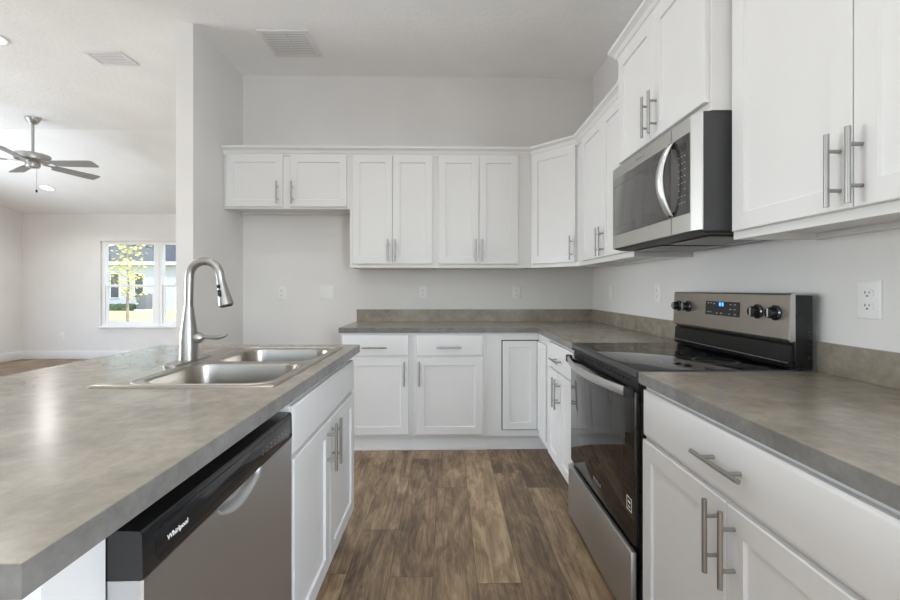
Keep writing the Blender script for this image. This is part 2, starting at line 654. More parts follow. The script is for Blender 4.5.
def young_tree():
    random.seed(7)
    bx, by = -12.75, 17.2
    t = Thing('young_tree', 'young tree with sparse yellow-green leaves on the lawn, seen through the window', 'tree', (bx, by, -.15))
    bm = BM()
    tube(bm, [(bx, by, -.15), (bx - .02, by, .6), (bx + .03, by, 1.3), (bx, by, 2.1), (bx - .04, by, 3.0)], [.055, .045, .036, .024, .008], 8)
    t.part('trunk', bm, M['bark'])
    tips = []
    for k in range(17):
        z = .75 + 2.0 * k / 16
        a = k * 2.4
        L = (.85 - .22 * abs(z - 1.9)) * random.uniform(.6, 1.05)
        p0 = Vector((bx, by, z))
        p1 = p0 + Vector((cos(a) * L * .55, sin(a) * L * .55, L * .30))
        p2 = p0 + Vector((cos(a) * L, sin(a) * L, L * .62))
        bm = BM()
        tube(bm, [p0, p1, p2], [.014, .009, .004], 6)
        t.part('branch', bm, M['bark'])
        tips += [p1, p2, (p1 + p2) / 2, (p0 + p1) / 2]
    bm = BM()
    for p in tips + [Vector((bx, by, 2.6 + .12 * i)) for i in range(5)]:
        for j in range(5):
            q = p + Vector([random.gauss(0, .13) for _ in range(3)])
            n = Vector([random.uniform(-1, 1) for _ in range(3)]).normalized()
            u, v_ = frame_of(n)
            s = random.uniform(.045, .085)
            vv = [bm.verts.new(q + u * s), bm.verts.new(q + v_ * s * .6 + n * .012), bm.verts.new(q - u * s), bm.verts.new(q - v_ * s * .6 + n * .012)]
            bm.faces.new(vv)
    t.part('foliage', bm, M['leaf'], smooth=0)
young_tree()
bm = BM()  # dark mounds stand in for the shadow on the grass by the house
random.seed(3)
for k in range(13):
    cx_ = -23.9 + k * .39
    bmesh.ops.create_icosphere(bm, subdivisions=3, radius=.30, matrix=Matrix.Translation((cx_, 26.3, -.04)))
for v_ in bm.verts:
    v_.co += Vector([random.uniform(-.05, .05) for _ in range(3)])
    v_.co.z = max(v_.co.z, -.15)
single('shadow_mounds', bm, M['grass_shadow'], 'low dark green mounds standing in for shadow on the grass by the white house', 'shadow_mounds', (-20, 26.3, -.15))

# ------------------------------------------------------------------ cabinets
def shaker(bm, x0, x1, z0, z1, y=0, t=.020, rail=.057, rec=.008):
    b = .0025
    R = lambda i, yy: [(x0 + i, yy, z0 + i), (x1 - i, yy, z0 + i), (x1 - i, yy, z1 - i), (x0 + i, yy, z1 - i)]
    loft(bm, [R(0, y - .001), R(0, y - t + b), R(b, y - t), R(rail, y - t), R(rail + .003, y - t + rec), R(rail + .006, y - t + rec)])

def slab(bm, x0, x1, z0, z1, y=0, t=.020, edge=.008):
    R = lambda i, yy: [(x0 + i, yy, z0 + i), (x1 - i, yy, z0 + i), (x1 - i, yy, z1 - i), (x0 + i, yy, z1 - i)]
    loft(bm, [R(0, y - .001), R(0, y - t + .005), R(.002, y - t + .003), R(edge, y - t + .0005), R(edge + .004, y - t)])

def bar_pull(bm, x, z, vertical, y, L=.178):
    r = .006
    out = .034
    if vertical:
        tube(bm, [(x, y - out, z - L / 2), (x, y - out, z + L / 2)], r, 14)
        for s in (-1, 1):
            tube(bm, [(x, y + .0005, z + s * .048), (x, y - out, z + s * .048)], .0048, 10)
    else:
        tube(bm, [(x - L / 2, y - out, z), (x + L / 2, y - out, z)], r, 14)
        for s in (-1, 1):
            tube(bm, [(x + s * .048, y + .0005, z), (x + s * .048, y - out, z)], .0048, 10)

HL_ = 'brushed nickel bar handle'

def upper_cabinet(label, loc, rot, W, D, z0, z1, doors, group='wall cabinets', cat='wall cabinet'):
    t = Thing('wall_cabinet', label, cat, (loc[0], loc[1], z0), rot, group, local=True)
    bm = BM()
    rb = .022
    box(bm, 0, W, 0, D - .001, z0 + rb, z1)
    box(bm, 0, W, 0, .019, z0, z0 + rb)
    box(bm, 0, .016, .019, D - .001, z0, z0 + rb)
    box(bm, W - .016, W, .019, D - .001, z0, z0 + rb)
    box(bm, .016, W - .016, D - .04, D - .001, z0 + .004, z0 + rb)
    t.part('body', bm, M['cab'])
    for (x0, x1, za, zb, hx, hz) in doors:
        bm = BM(); shaker(bm, x0, x1, za, zb)
        d = t.part('door', bm, M['cab'])
        if hx is not None:
            bm = BM(); bar_pull(bm, hx, hz, True, -.020)
            t.part('handle', bm, M['nickel'], d, HL_)
    return t

def base_cabinet(label, loc, rot, W, D, doors, drawers, open_top=False, group='base cabinets', toe_skip=False, zt=.8755):
    t = Thing('base_cabinet', label, 'base cabinet', (loc[0], loc[1], 0), rot, group, local=True)
    bm = BM()
    z0 = .11
    if open_top:
        s = .018
        box(bm, 0, W, 0, .019, z0, zt)
        box(bm, 0, s, .019, D, z0, zt)
        box(bm, W - s, W, .019, D, z0, zt)
        box(bm, s, W - s, D - s, D, z0, zt)
        box(bm, s, W - s, .019, D - s, z0, z0 + s)
    else:
        box(bm, 0, W, 0, D - .001, z0, zt)
    t.part('body', bm, M['cab'])
    bm = BM(); tr = .034 if rot == 0 else .075
    box(bm, 0, W, tr, tr + .016, 0, z0)
    box(bm, 0, W, tr - .014, tr, 0, .018, .004)
    t.part('toe_kick', bm, M['cab'])
    for (x0, x1, za, zb, hx, hz) in doors:
        bm = BM(); shaker(bm, x0, x1, za, zb)
        d = t.part('door', bm, M['cab'])
        if hx is not None:
            bm = BM(); bar_pull(bm, hx, hz, True, -.020)
            t.part('handle', bm, M['nickel'], d, HL_)
    for (x0, x1, za, zb, hx, hz) in drawers:
        bm = BM(); slab(bm, x0, x1, za, zb)
        d = t.part('drawer_front', bm, M['cab'])
        if hx is not None:
            bm = BM(); bar_pull(bm, hx, hz, False, -.020)
            t.part('handle', bm, M['nickel'], d, HL_)
    return t

YU, XU = 3.426, .984             # face frames of the wall cabinets
ZB, ZT = 1.366, 2.286
DU = YB - YU
dz0, dz1 = 1.396, 2.266
X0 = -1.7785
upper_cabinet('short two-door white wall cabinet over the empty refrigerator space, by the stub wall', (X0, YU), 0, -.778 - X0, DU, 1.838, ZT,
              [(-1.758 - X0, -1.309 - X0, 1.852, dz1, -1.344 - X0, 1.961), (-1.249 - X0, -.801 - X0, 1.852, dz1, -1.226 - X0, 1.961)])
X0 = -.777
upper_cabinet('tall two-door white wall cabinet left of centre on the back wall, beside the short cabinet', (X0, YU), 0, .687, DU, ZB, ZT,
              [(-.753 - X0, -.4345 - X0, dz0, dz1, -.466 - X0, 1.503), (-.4315 - X0, -.113 - X0, dz0, dz1, -.408 - X0, 1.503)])
X0 = -.0895
upper_cabinet('tall two-door white wall cabinet on the back wall, next to the angled corner cabinet', (X0, YU), 0, .686 - X0 - .0005, DU, ZB, ZT,
              [(-.065 - X0, .2605 - X0, dz0, dz1, .233 - X0, 1.503), (.2635 - X0, .578 - X0, dz0, dz1, .287 - X0, 1.503)])

# diagonal corner wall cabinet
t = Thing('wall_cabinet', 'angled single-door white wall cabinet across the back right corner', 'wall cabinet', (.686, YU, ZB), 0, 'wall cabinets')
bm = BM()
foot = [(.6865, YU), (XU, 3.1285), (XR - .001, 3.1285), (XR - .001, YB - .001), (.6865, YB - .001)]
loft(bm, [[(x, y, ZB + .012) for x, y in foot], [(x, y, ZT) for x, y in foot]])
dn = Vector((-.707, -.707, 0))
fr = [Vector((.6865, YU, 0)), Vector((XU, 3.1285, 0))]
loft(bm, [[fr[0] + Vector((0, 0, ZB)), fr[1] + Vector((0, 0, ZB)), fr[1] - dn * .02 + Vector((0, 0, ZB)), fr[0] - dn * .02 + Vector((0, 0, ZB))],
          [fr[0] + Vector((0, 0, ZB + .012)), fr[1] + Vector((0, 0, ZB + .012)), fr[1] - dn * .02 + Vector((0, 0, ZB + .012)), fr[0] - dn * .02 + Vector((0, 0, ZB + .012))]])
t.part('body', bm, M['cab'])
WD = (fr[1] - fr[0]).length
rotm = Matrix.Translation((.6865, YU, 0)) @ Matrix.Rotation(radians(-45), 4, 'Z')
bm = BM(); shaker(bm, .014, WD - .022, dz0, dz1)
bm.transform(rotm)
d = t.part('door', bm, M['cab'])
bm = BM(); bar_pull(bm, WD - .052, 1.503, True, -.020)
bm.transform(rotm)
t.part('handle', bm, M['nickel'], d, HL_)

R90 = radians(-90)
Y0 = 3.128
upper_cabinet('two-door white wall cabinet on the right wall between the angled corner cabinet and the microwave', (XU, Y0), R90, Y0 - 2.2065, XR - XU, ZB, ZT,
              [(Y0 - 3.012, Y0 - 2.6155, dz0, dz1, Y0 - 2.642, 1.490), (Y0 - 2.6125, Y0 - 2.216, dz0, dz1, Y0 - 2.588, 1.490)])
Y0 = 1.4365
upper_cabinet('nearest two-door white wall cabinet, on the right wall above the outlet', (XU, Y0), R90, .90, XR - XU, ZB, ZT,
              [(Y0 - 1.418, Y0 - .9925, 1.392, dz1, Y0 - 1.0227, 1.487), (Y0 - .9895, Y0 - .560, 1.392, dz1, Y0 - .967, 1.487)])
Y0 = 2.2055
upper_cabinet('raised deeper two-door white wall cabinet directly above the microwave', (.908, Y0), R90, .768, XR - .908, 1.812, 2.402,
              [(Y0 - 2.178, Y0 - 1.8135, 1.842, 2.382, Y0 - 1.843, 1.948), (Y0 - 1.8105, Y0 - 1.447, 1.842, 2.382, Y0 - 1.782, 1.948)])

# crown mouldings
def crown(label, path, z, loc):
    prof = [(0, 0), (.010, 0), (.012, .012), (.018, .016), (.026, .036), (.040, .048), (.046, .052), (.046, .068), (0, .068)]
    P = [Vector((x, y, 0)) for x, y in path]
    ns = []
    for a, b in zip(P, P[1:]):
        dd = (b - a).normalized()
        ns.append(Vector((dd.y, -dd.x, 0)))
    rings = []
    for i, p in enumerate(P):
        if i == 0:
            o_ = ns[0]
        elif i == len(P) - 1:
            o_ = ns[-1]
        else:
            o_ = (ns[i - 1] + ns[i]) / (1 + ns[i - 1].dot(ns[i]))
        rings.append([p + o_ * u + Vector((0, 0, z + h)) for u, h in prof])
    bm = BM()
    loft(bm, rings)
    single('crown_molding', bm, M['cab'], label, 'crown molding', loc, 'crown moldings', smooth=20)
EPS = .0006
crown('long white crown molding along the tops of the back wall cabinets and round the angled corner',
      [(XL + .001, YU - EPS), (.686, YU - EPS), (XU - EPS, 3.128), (XU - EPS, 2.2075)], 2.264, (0, YU, 2.264))
crown('white crown molding on the raised cabinet over the microwave',
      [(XR - .002, 2.2055 + EPS), (.908 - EPS, 2.2055 + EPS), (.908 - EPS, 1.4375 - EPS), (.99, 1.4375 - EPS)], 2.392, (.908, 1.8, 2.392))

# base cabinets
YBF, XRF = 3.125, .683
DB = YB - YBF
dd0, dd1, dr0, dr1 = .13, .692, .706, .858
X0 = -.772
base_cabinet('white base cabinet at the left end of the back counter', (X0, YBF), 0, .5235, DB,
             [(-.756 - X0, -.277 - X0, dd0, dd1, -.306 - X0, .580)], [(-.756 - X0, -.277 - X0, dr0, dr1, -.52 - X0, .771)])
X0 = -.248
base_cabinet('white base cabinet under the back counter, second from the left, beside the corner door', (X0, YBF), 0, .543, DB,
             [(-.220 - X0, .267 - X0, dd0, dd1, -.197 - X0, .580)], [(-.220 - X0, .267 - X0, dr0, dr1, .019 - X0, .771)])
# L-shaped corner base
YC0 = 2.80
t = Thing('base_cabinet', 'L-shaped white corner base cabinet with a bare folding corner door', 'base cabinet', (.6, 3.2, 0), 0, 'base cabinets')
foot = [(.2955, YBF), (XRF, YBF), (XRF, YC0 + .0005), (XR - .001, YC0 + .0005), (XR - .001, YB - .001), (.2955, YB - .001)]
bm = BM(); loft(bm, [[(x, y, .11) for x, y in foot], [(x, y, .8755) for x, y in foot]])
t.part('body', bm, M['cab'], smooth=20)
bm = BM()
tk = [(.2955, YBF + .034), (XRF + .075, YBF + .034), (XRF + .075, YC0 + .0005), (XRF + .091, YC0 + .0005), (XRF + .091, YBF + .050), (.2955, YBF + .050)]
loft(bm, [[(x, y, 0) for x, y in tk], [(x, y, .11) for x, y in tk]])
t.part('toe_kick', bm, M['cab'], smooth=20)
# dark reveal behind the pie-cut door
bm = BM()
box(bm, .406, XRF - .003, YBF - .002, YBF - .0002, .156, .820)
t.part('door_opening', bm, M['slot'], label='dark gap round the corner door')
bm = BM(); shaker(bm, .413, XRF - .017, .162, .813, YBF - .002, .014, .048)
dl = t.part('door', bm, M['cab'])
bm = BM(); shaker(bm, 0.017, .255, .162, .813, -.002, .014, .048)
bm.transform(Matrix.Translation((XRF, YBF, 0)) @ Matrix.Rotation(R90, 4, 'Z'))
t.part('door', bm, M['cab'])
Y0 = YC0
base_cabinet('narrow white base cabinet with a short drawer, on the far side of the range', (XRF, Y0), R90, Y0 - 2.2125, XR - XRF,
             [(Y0 - 2.760, Y0 - 2.4965, dd0, dd1, Y0 - 2.524, .580), (Y0 - 2.4935, Y0 - 2.232, dd0, dd1, Y0 - 2.464, .580)],
             [(Y0 - 2.760, Y0 - 2.232, dr0, dr1, Y0 - 2.495, .771)])
Y0 = 1.4365
base_cabinet('nearest white base cabinet with a wide drawer, on the near side of the range', (XRF, Y0), R90, .90, XR - XRF,
             [(Y0 - 1.424, Y0 - .9965, dd0, dd1, Y0 - 1.024, .597), (Y0 - .9935, Y0 - .560, dd0, dd1, Y0 - .965, .597)],
             [(Y0 - 1.424, Y0 - .560, dr0, dr1, Y0 - .993, .782)])

# ------------------------------------------------------------------ countertops of the wall runs
def slab_top(bm, poly, z0=CT - .038, z1=CT):
    loft(bm, [[(x, y, z0) for x, y in poly], [(x, y, z1 - .002) for x, y in poly], [(x, y, z1) for x, y in poly]])
XCF, YCF = .658, 3.100
t = Thing('countertop', 'L-shaped grey-brown laminate countertop along the back wall to the range', 'countertop', (.2, 3.4, CT - .038), 0, 'laminate countertops')
bm = BM()
slab_top(bm, [(-.784, YCF), (XCF, YCF), (XCF, 2.208), (XR - .001, 2.208), (XR - .001, YB - .001), (-.784, YB - .001)])
ctb = t.part('top', bm, M['counter'], smooth=20)
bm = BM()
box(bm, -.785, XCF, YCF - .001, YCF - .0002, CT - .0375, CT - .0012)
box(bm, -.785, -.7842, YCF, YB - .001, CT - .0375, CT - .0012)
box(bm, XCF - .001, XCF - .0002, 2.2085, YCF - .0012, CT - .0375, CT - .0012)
t.part('edge_shade', bm, M['edge'], label='front edge with shade painted in')
bm = BM()
bs = [(-.784, YB - .020), (XR - .020, YB - .020), (XR - .020, 2.208), (XR - .001, 2.208), (XR - .001, YB - .001), (-.784, YB - .001)]
loft(bm, [[(x, y, CT + .0003) for x, y in bs], [(x, y, CT + .102) for x, y in bs]])
t.part('backsplash', bm, M['counter'], smooth=20)
t = Thing('countertop', 'grey-brown laminate countertop on the near right, between the range and the picture edge', 'countertop', (.97, .98, CT - .038), 0, 'laminate countertops')
bm = BM(); slab_top(bm, [(XCF, .525), (XR - .001, .525), (XR - .001, 1.4405), (XCF, 1.4405)])
t.part('top', bm, M['counter'], smooth=20)
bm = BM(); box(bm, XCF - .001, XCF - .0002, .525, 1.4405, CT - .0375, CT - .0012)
t.part('edge_shade', bm, M['edge'], label='front edge with shade painted in')
bm = BM(); box(bm, XR - .020, XR - .001, .525, 1.4405, CT + .0003, CT + .102, .001)
t.part('backsplash', bm, M['counter'])

# ------------------------------------------------------------------ island
IX0, IX1, IY0, IY1 = -1.444, -.442, .449, 2.169
# sink cut-out
SX0, SX1, SY0, SY1 = -1.036, -.497, 1.232, 2.042
def plate_with_holes(bm, outer, holes, z):
    es = []
    for loop in [outer] + holes:
        v = [bm.verts.new((p[0], p[1], z)) for p in loop]
        es += [bm.edges.new((v[i], v[(i + 1) % len(v)])) for i in range(len(v))]
    r = bmesh.ops.triangle_fill(bm, use_beauty=True, use_dissolve=False, edges=es)
    return r
def holed_slab(outer, holes, z0, z1):
    bm = BM()
    plate_with_holes(bm, outer, holes, z1)
    plate_with_holes(bm, outer, holes, z0)
    for loop in [outer] + holes:
        a = [(p[0], p[1], z0) for p in loop]
        b = [(p[0], p[1], z1) for p in loop]
        loft(bm, [a, b], False, False)
    bmesh.ops.remove_doubles(bm, verts=bm.verts, dist=1e-6)
    return bm
cut = [(SX0 + .02, SY0 + .02), (SX1 - .02, SY0 + .02), (SX1 - .02, SY1 - .02), (SX0 + .02, SY1 - .02)]
bm = holed_slab([(IX0, IY0), (IX1, IY0), (IX1, IY1), (IX0, IY1)], [cut], CT - .038, CT)
t = Thing('countertop', 'grey laminate island countertop in the left foreground holding the sink', 'countertop', (-.94, 1.3, CT - .038), 0, 'laminate countertops')
t.part('top', bm, M['counter'], smooth=20)
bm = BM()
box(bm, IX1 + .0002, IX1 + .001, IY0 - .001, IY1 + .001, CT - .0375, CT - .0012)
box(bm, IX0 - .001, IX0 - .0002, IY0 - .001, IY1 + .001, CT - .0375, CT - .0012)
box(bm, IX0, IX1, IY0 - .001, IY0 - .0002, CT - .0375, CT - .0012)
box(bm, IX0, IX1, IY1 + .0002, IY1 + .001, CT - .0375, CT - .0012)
t.part('edge_shade', bm, M['edge'], label='front edge with shade painted in')

XIF = -.470
R_90 = radians(90)
base_cabinet('white sink base cabinet at the far end of the island, next to the dishwasher', (XIF, 1.247), R_90, .845, .60,
             [(.014, .3985, .13, .695, .364, .600), (.4015, .826, .13, .695, .432, .600)], [(.014, .826, .709, .852, None, None)], open_top=True)
# near end panel and filler of the island
t = Thing('island_panel', 'white end panel of the island, left of the dishwasher', 'cabinet panel', (-.75, .55, 0))
bm = BM(); box(bm, -1.075, -.520, .480, .512, 0, .8755)
box(bm, -.5195, -.505, .480, .512, 0, .8755)
box(bm, -1.0745, -1.06, .5125, .612, 0, .8755)
t.part('panel', bm, M['cab'])
bm = BM(); box(bm, -.525, -.498, .5295, .628, 0, .8755)
box(bm, -.530, -.515, .5125, .5290, 0, .8755)
t.part('filler', bm, M['cab'])
bm = BM()
box(bm, -1.20, -1.08, .480, 2.09, 0, .8755)
single('knee_wall', bm, M['wall'], 'painted half wall carrying the seating side of the island counter', 'half wall', (-1.14, 1.28, 0))

# ------------------------------------------------------------------ sink
t = Thing('sink', 'double-bowl stainless steel sink set into the island counter', 'sink', (-.76, 1.637, CT))
ZR = CT + .006
b1 = (-.930, -.525, 1.262, 1.605)
b2 = (-.905, -.525, 1.640, 1.985)
rr = .075
outer = rrect(SX0 + .006, SX1 - .006, SY0 + .006, SY1 - .006, .010, ZR)
h1 = rrect(*b1, rr, ZR)
h2 = rrect(*b2, rr, ZR)
bm = BM()
plate_with_holes(bm, outer, [h1, h2], ZR)
loft(bm, [rrect(SX0, SX1, SY0, SY1, .014, CT + .0004), rrect(SX0 + .001, SX1 - .001, SY0 + .001, SY1 - .001, .013, CT + .003), outer], False, False)
bmesh.ops.remove_doubles(bm, verts=bm.verts, dist=1e-6)
t.part('rim', bm, M['sink_steel'], smooth=50)
for (x0, x1, y0, y1) in (b1, b2):
    bm = BM()
    rings = [rrect(x0, x1, y0, y1, rr, ZR)]
    for k in range(1, 5):
        a = k / 4 * pi / 2
        i = .008 * sin(a)
        rings.append(rrect(x0 + i, x1 - i, y0 + i, y1 - i, rr - i * .5, ZR - .008 * (1 - cos(a))))
    rings.append(rrect(x0 + .014, x1 - .014, y0 + .014, y1 - .014, rr - .006, ZR - .140))
    for k in range(1, 6):
        a = k / 5 * pi / 2
        i = .014 + .035 * (1 - cos(a))
        rings.append(rrect(x0 + i, x1 - i, y0 + i, y1 - i, max(.02, rr - i * .6), ZR - .140 - .035 * sin(a)))
    loft(bm, rings, False, True)
    bw = t.part('bowl', bm, M['sink_steel'], smooth=60)
    bm = BM(); lathe(bm, [(.045, 0), (.045, .003), (.036, .004), (.03, .001)], ((x0 + x1) / 2, (y0 + y1) / 2, ZR - .1748))
    t.part('drain', bm, M['nickel'], bw)
# raised bead round the bowls' ledge
bm = BM()
bead = rrect(-.950, -.510, 1.246, 2.020, .07, ZR)
tube(bm, [Vector(p) for p in bead] + [Vector(bead[0])], .0022, 6)
t.part('bead', bm, M['steel_bright'])

# ------------------------------------------------------------------ faucet
fx, fy = -.986, 1.640
t = Thing('faucet', 'tall brushed steel gooseneck pull-down faucet behind the sink', 'faucet', (fx, fy, ZR))
bm = BM()
loft(bm, [rrect(fx - .030, fx + .030, fy - .125, fy + .125, .029, ZR + .0004, 8), rrect(fx - .030, fx + .030, fy - .125, fy + .125, .029, ZR + .004, 8),
          rrect(fx - .026, fx + .026, fy - .121, fy + .121, .025, ZR + .009, 8)])
t.part('deck_plate', bm, M['faucet_steel'])
bm = BM()
lathe(bm, [(.033, 0), (.0325, .03), (.0315, .07), (.029, .105), (.0245, .140), (.020, .170), (.0175, .195), (.0168, .2)], (fx, fy, ZR + .0092), 32)
t.part('body', bm, M['faucet_steel'])
Rr = .058
zc = 1.246
px, pz = fx + .003, zc
arc = [(fx, fy, ZR + .2085), (fx + .001, fy, 1.18), (fx + .002, fy, 1.22)]
for k in range(0, 17):
    a = pi - pi * .97 * k / 16
    arc.append((fx + .003 + Rr + Rr * cos(a), fy, zc + Rr * sin(a)))
arc.append((arc[-1][0] + .0025, fy, arc[-1][2] - .018))
ex, ez = arc[-1][0], arc[-1][2]
bm = BM(); tube(bm, arc, .0152, 20)
t.part('spout', bm, M['faucet_steel'])
e2 = Vector((ex, fy, ez)); dirv = Vector((.215, 0, -1)).normalized()
bm = BM()
tube(bm, [e2 + dirv * s for s in (.0, .004, .03, .06, .085, .098, .102)], [.0158, .0158, .0185, .0225, .0262, .0275, .024], 24)
hd = t.part('spray_head', bm, M['faucet_steel'])
bm = BM()
tube(bm, [e2 + dirv * .1021, e2 + dirv * .106], [.022, .020], 20)
t.part('spray_nozzle', bm, M['rubber'], hd)
for s0, s1, rad in ((.020, .032, .006), (.040, .066, .0062)):
    bm = BM()
    q0 = e2 + dirv * s0 + Vector((-.004, -.0165 - s0 * .12, 0)); q1 = e2 + dirv * s1 + Vector((-.004, -.0165 - s1 * .12, 0))
    tube(bm, [q0, q0 + (q1 - q0) * .15, q0 + (q1 - q0) * .85, q1], [.003, rad, rad, .003], 12)
    t.part('button', bm, M['rubber'], hd, 'black spray button')
bm = BM()
hc = Vector((fx + .026, fy, 1.010))
tube(bm, [hc, hc + Vector((.010, 0, .001)), hc + Vector((.020, 0, .002)), hc + Vector((.030, 0, .003))], [.0205, .0215, .019, .010], 20)
hn = t.part('handle_hub', bm, M['faucet_steel'])
bm = BM()
lv = [(.026, .004, .009, .009), (.045, .004, .0065, .007), (.065, .002, .0075, .009), (.085, .002, .0085, .0115), (.105, .006, .0075, .011), (.120, .012, .004, .005)]
rings = []
for dx_, dz_, rz_, ry_ in lv:
    rings.append([(hc.x + dx_, fy + ry_ * cos(2 * pi * k / 14), 1.010 + dz_ + rz_ * sin(2 * pi * k / 14)) for k in range(14)])
loft(bm, rings)
t.part('lever', bm, M['faucet_steel'], hn)

# ------------------------------------------------------------------ dishwasher
XD = -.446
t = Thing('dishwasher', 'stainless dishwasher with a black control strip in the island front', 'dishwasher', (-.74, .927, 0))
dy0, dy1 = .630, 1.232
bm = BM(); box(bm, -1.05, XD - .0545, dy0 + .004, dy1 - .004, .10, .845)
t.part('tub', bm, M['charcoal'])
bm = BM(); box(bm, -1.0, -.52, dy0 + .01, dy1 - .01, 0, .10)
t.part('toe_panel', bm, M['rubber'])
# door skin with a scooped pocket handle
zt_, zb_ = .7705, .112
NY, NZ = 72, 56
def pocket(y, z):
    u = (y - .935) / .098
    if abs(u) >= 1:
        return 0
    low = .728 + .030 * u * u
    if z < low:
        return 0
    k = min(1, (z - low) / .022)
    k = k * k * (3 - 2 * k)
    e = min(1, (1 - abs(u)) / .16)
    return .022 * k * e
def zs():
    out = [zb_, .2, .4, .6, .70]
    out += [.715 + (zt_ - .715) * k / 30 for k in range(31)]
    return out
def ys():
    return [dy0, dy0 + .003] + [.825 + .22 * k / 60 for k in range(61)] + [dy1 - .003, dy1]
Zs, Ys = zs(), ys()
bm = BM()
grid = [[bm.verts.new((XD - (0 if 0 < i < len(Ys) - 1 else .003) - pocket(y, z), y, z)) for i, y in enumerate(Ys)] for z in Zs]
for j in range(len(Zs) - 1):
    for i in range(len(Ys) - 1):
        bm.faces.new((grid[j][i], grid[j][i + 1], grid[j + 1][i + 1], grid[j + 1][i]))
bk = [[bm.verts.new((XD - .0535, y, z)) for y in (dy0, dy1)] for z in (zb_, zt_)]
bm.faces.new((bk[0][0], bk[1][0], bk[1][1], bk[0][1]))
bm.faces.new([bk[0][0]] + [grid[j][0] for j in range(len(Zs))] + [bk[1][0]])
bm.faces.new([bk[0][1]] + [grid[j][-1] for j in range(len(Zs))] + [bk[1][1]])
bm.faces.new([bk[0][0], bk[0][1]] + list(reversed(grid[0])))
bm.faces.new([bk[1][0], bk[1][1]] + list(reversed(grid[-1])))
t.part('door', bm, M['steel'], smooth=30)
bm = BM()
cz0, cz1 = .7712, .843
prof = [(XD - .0535, cz0), (XD - .001, cz0), (XD + .0005, cz0 + .004), (XD - .0008, cz1 - .006), (XD - .004, cz1), (XD - .0535, cz1 + .002)]
loft(bm, [[(x, dy0, z) for x, z in prof], [(x, dy1, z) for x, z in prof]])
co = t.part('control_strip', bm, M['console'], label='black control strip along the door top')
bm = BM()
rings = []
yi0, yi1 = dy0 + .030, dy1 - .022
def inset_ring(i, x):
    r = .012
    pts_ = []
    for cy_, cz_, a0 in ((yi1 - r, .832 - r, 0), (yi0 + r, .832 - r, 90), (yi0 + r, .778 + r, 180), (yi1 - r, .778 + r, 270)):
        for k in range(5):
            a = radians(a0 + 22.5 * k)
            pts_.append((x, cy_ + (r - i) * cos(a), cz_ + (r - i) * sin(a)))
    return pts_
loft(bm, [inset_ring(0, XD - .001), inset_ring(0, XD + .0012), inset_ring(.002, XD + .0016)])
t.part('display_panel', bm, M['console_inset'], co)
MX = Matrix(((0, 0, 1, 0), (1, 0, 0, 0), (0, 1, 0, 0), (0, 0, 0, 1)))      # text facing +X, reading towards +Y
off = Vector(t.off)
text_mesh('logo', 'Whirlpool', .0130, M['white_ink'], co, Matrix.Translation(Vector((XD + .0018, .710, .802)) - off) @ MX, 'white maker\'s lettering')
for k in range(7):
    y = 1.035 + .024 * k
    bm = BM(); box(bm, XD + .0014, XD + .0019, y - .004, y + .004, .797, .7985)
    box(bm, XD + .0014, XD + .0019, y - .002, y + .002, .806, .809)
    t.part('key_mark', bm, M['grey_ink'], co)

# ------------------------------------------------------------------ range
t = Thing('range', 'freestanding black and stainless electric range with a glass cooktop', 'range', (.96, 1.824, 0))
ry0, ry1 = 1.4455, 2.2035
off = Vector(t.off)
bm = BM()
box(bm, .668, 1.262, ry0, ry1, .05, .890)
box(bm, .70, 1.25, ry0 + .03, ry1 - .03, 0, .05)
t.part('body', bm, M['black'])
bm = BM()
loft(bm, [rrect(.656, 1.215, ry0, ry1, .006, .8905), rrect(.652, 1.215, ry0, ry1, .006, .896), rrect(.652, 1.215, ry0, ry1, .006, .9125), rrect(.655, 1.213, ry0 + .003, ry1 - .003, .006, .9155)])
ck = t.part('cooktop_frame', bm, M['charcoal'])
bm = BM(); loft(bm, [rrect(.662, 1.205, ry0 + .010, ry1 - .010, .012, .9150), rrect(.662, 1.205, ry0 + .010, ry1 - .010, .012, .9170), rrect(.664, 1.203, ry0 + .012, ry1 - .012, .010, .9176)])
cg = t.part('cooktop_glass', bm, M['cook_glass'], ck)
for (x, y, r) in ((.80, 1.64, .115), (.80, 2.01, .085), (1.05, 1.64, .080), (1.05, 2.01, .100), (1.07, 1.825, .05)):
    bm = BM()
    for rad in (r, r * .93):
        n = 48
        a = [(x + rad * cos(2 * pi * k / n), y + rad * sin(2 * pi * k / n), .9178) for k in range(n)]
        b = [(x + (rad - .0012) * cos(2 * pi * k / n), y + (rad - .0012) * sin(2 * pi * k / n), .9178) for k in range(n)]
        loft(bm, [a, b], False, False)
    t.part('burner_ring', bm, M['grey_ink'], ck)
# vent strip above the door
bm = BM(); box(bm, .664, .6675, ry0 + .01, ry1 - .01, .845, .888)
for k in range(14):
    y = ry0 + .09 + k * .042
    box(bm, .660, .664, y, y + .028, .866, .872)
t.part('vent_strip', bm, M['rubber'])
# oven door
bm = BM()
box(bm, .6475, .6675, ry0 + .004, ry1 - .004, .310, .842, .004)
dr = t.part('oven_door', bm, M['oven_glass'])
bm = BM()
wz0, wz1, wy0, wy1 = .395, .765, ry0 + .11, ry1 - .11
R = lambda i, x: [(x, wy0 + i, wz0 + i), (x, wy1 - i, wz0 + i), (x, wy1 - i, wz1 - i), (x, wy0 + i, wz1 - i)]
loft(bm, [R(0, .6473), R(.0016, .6473)], False, False)
t.part('window_border', bm, M['charcoal'], dr)
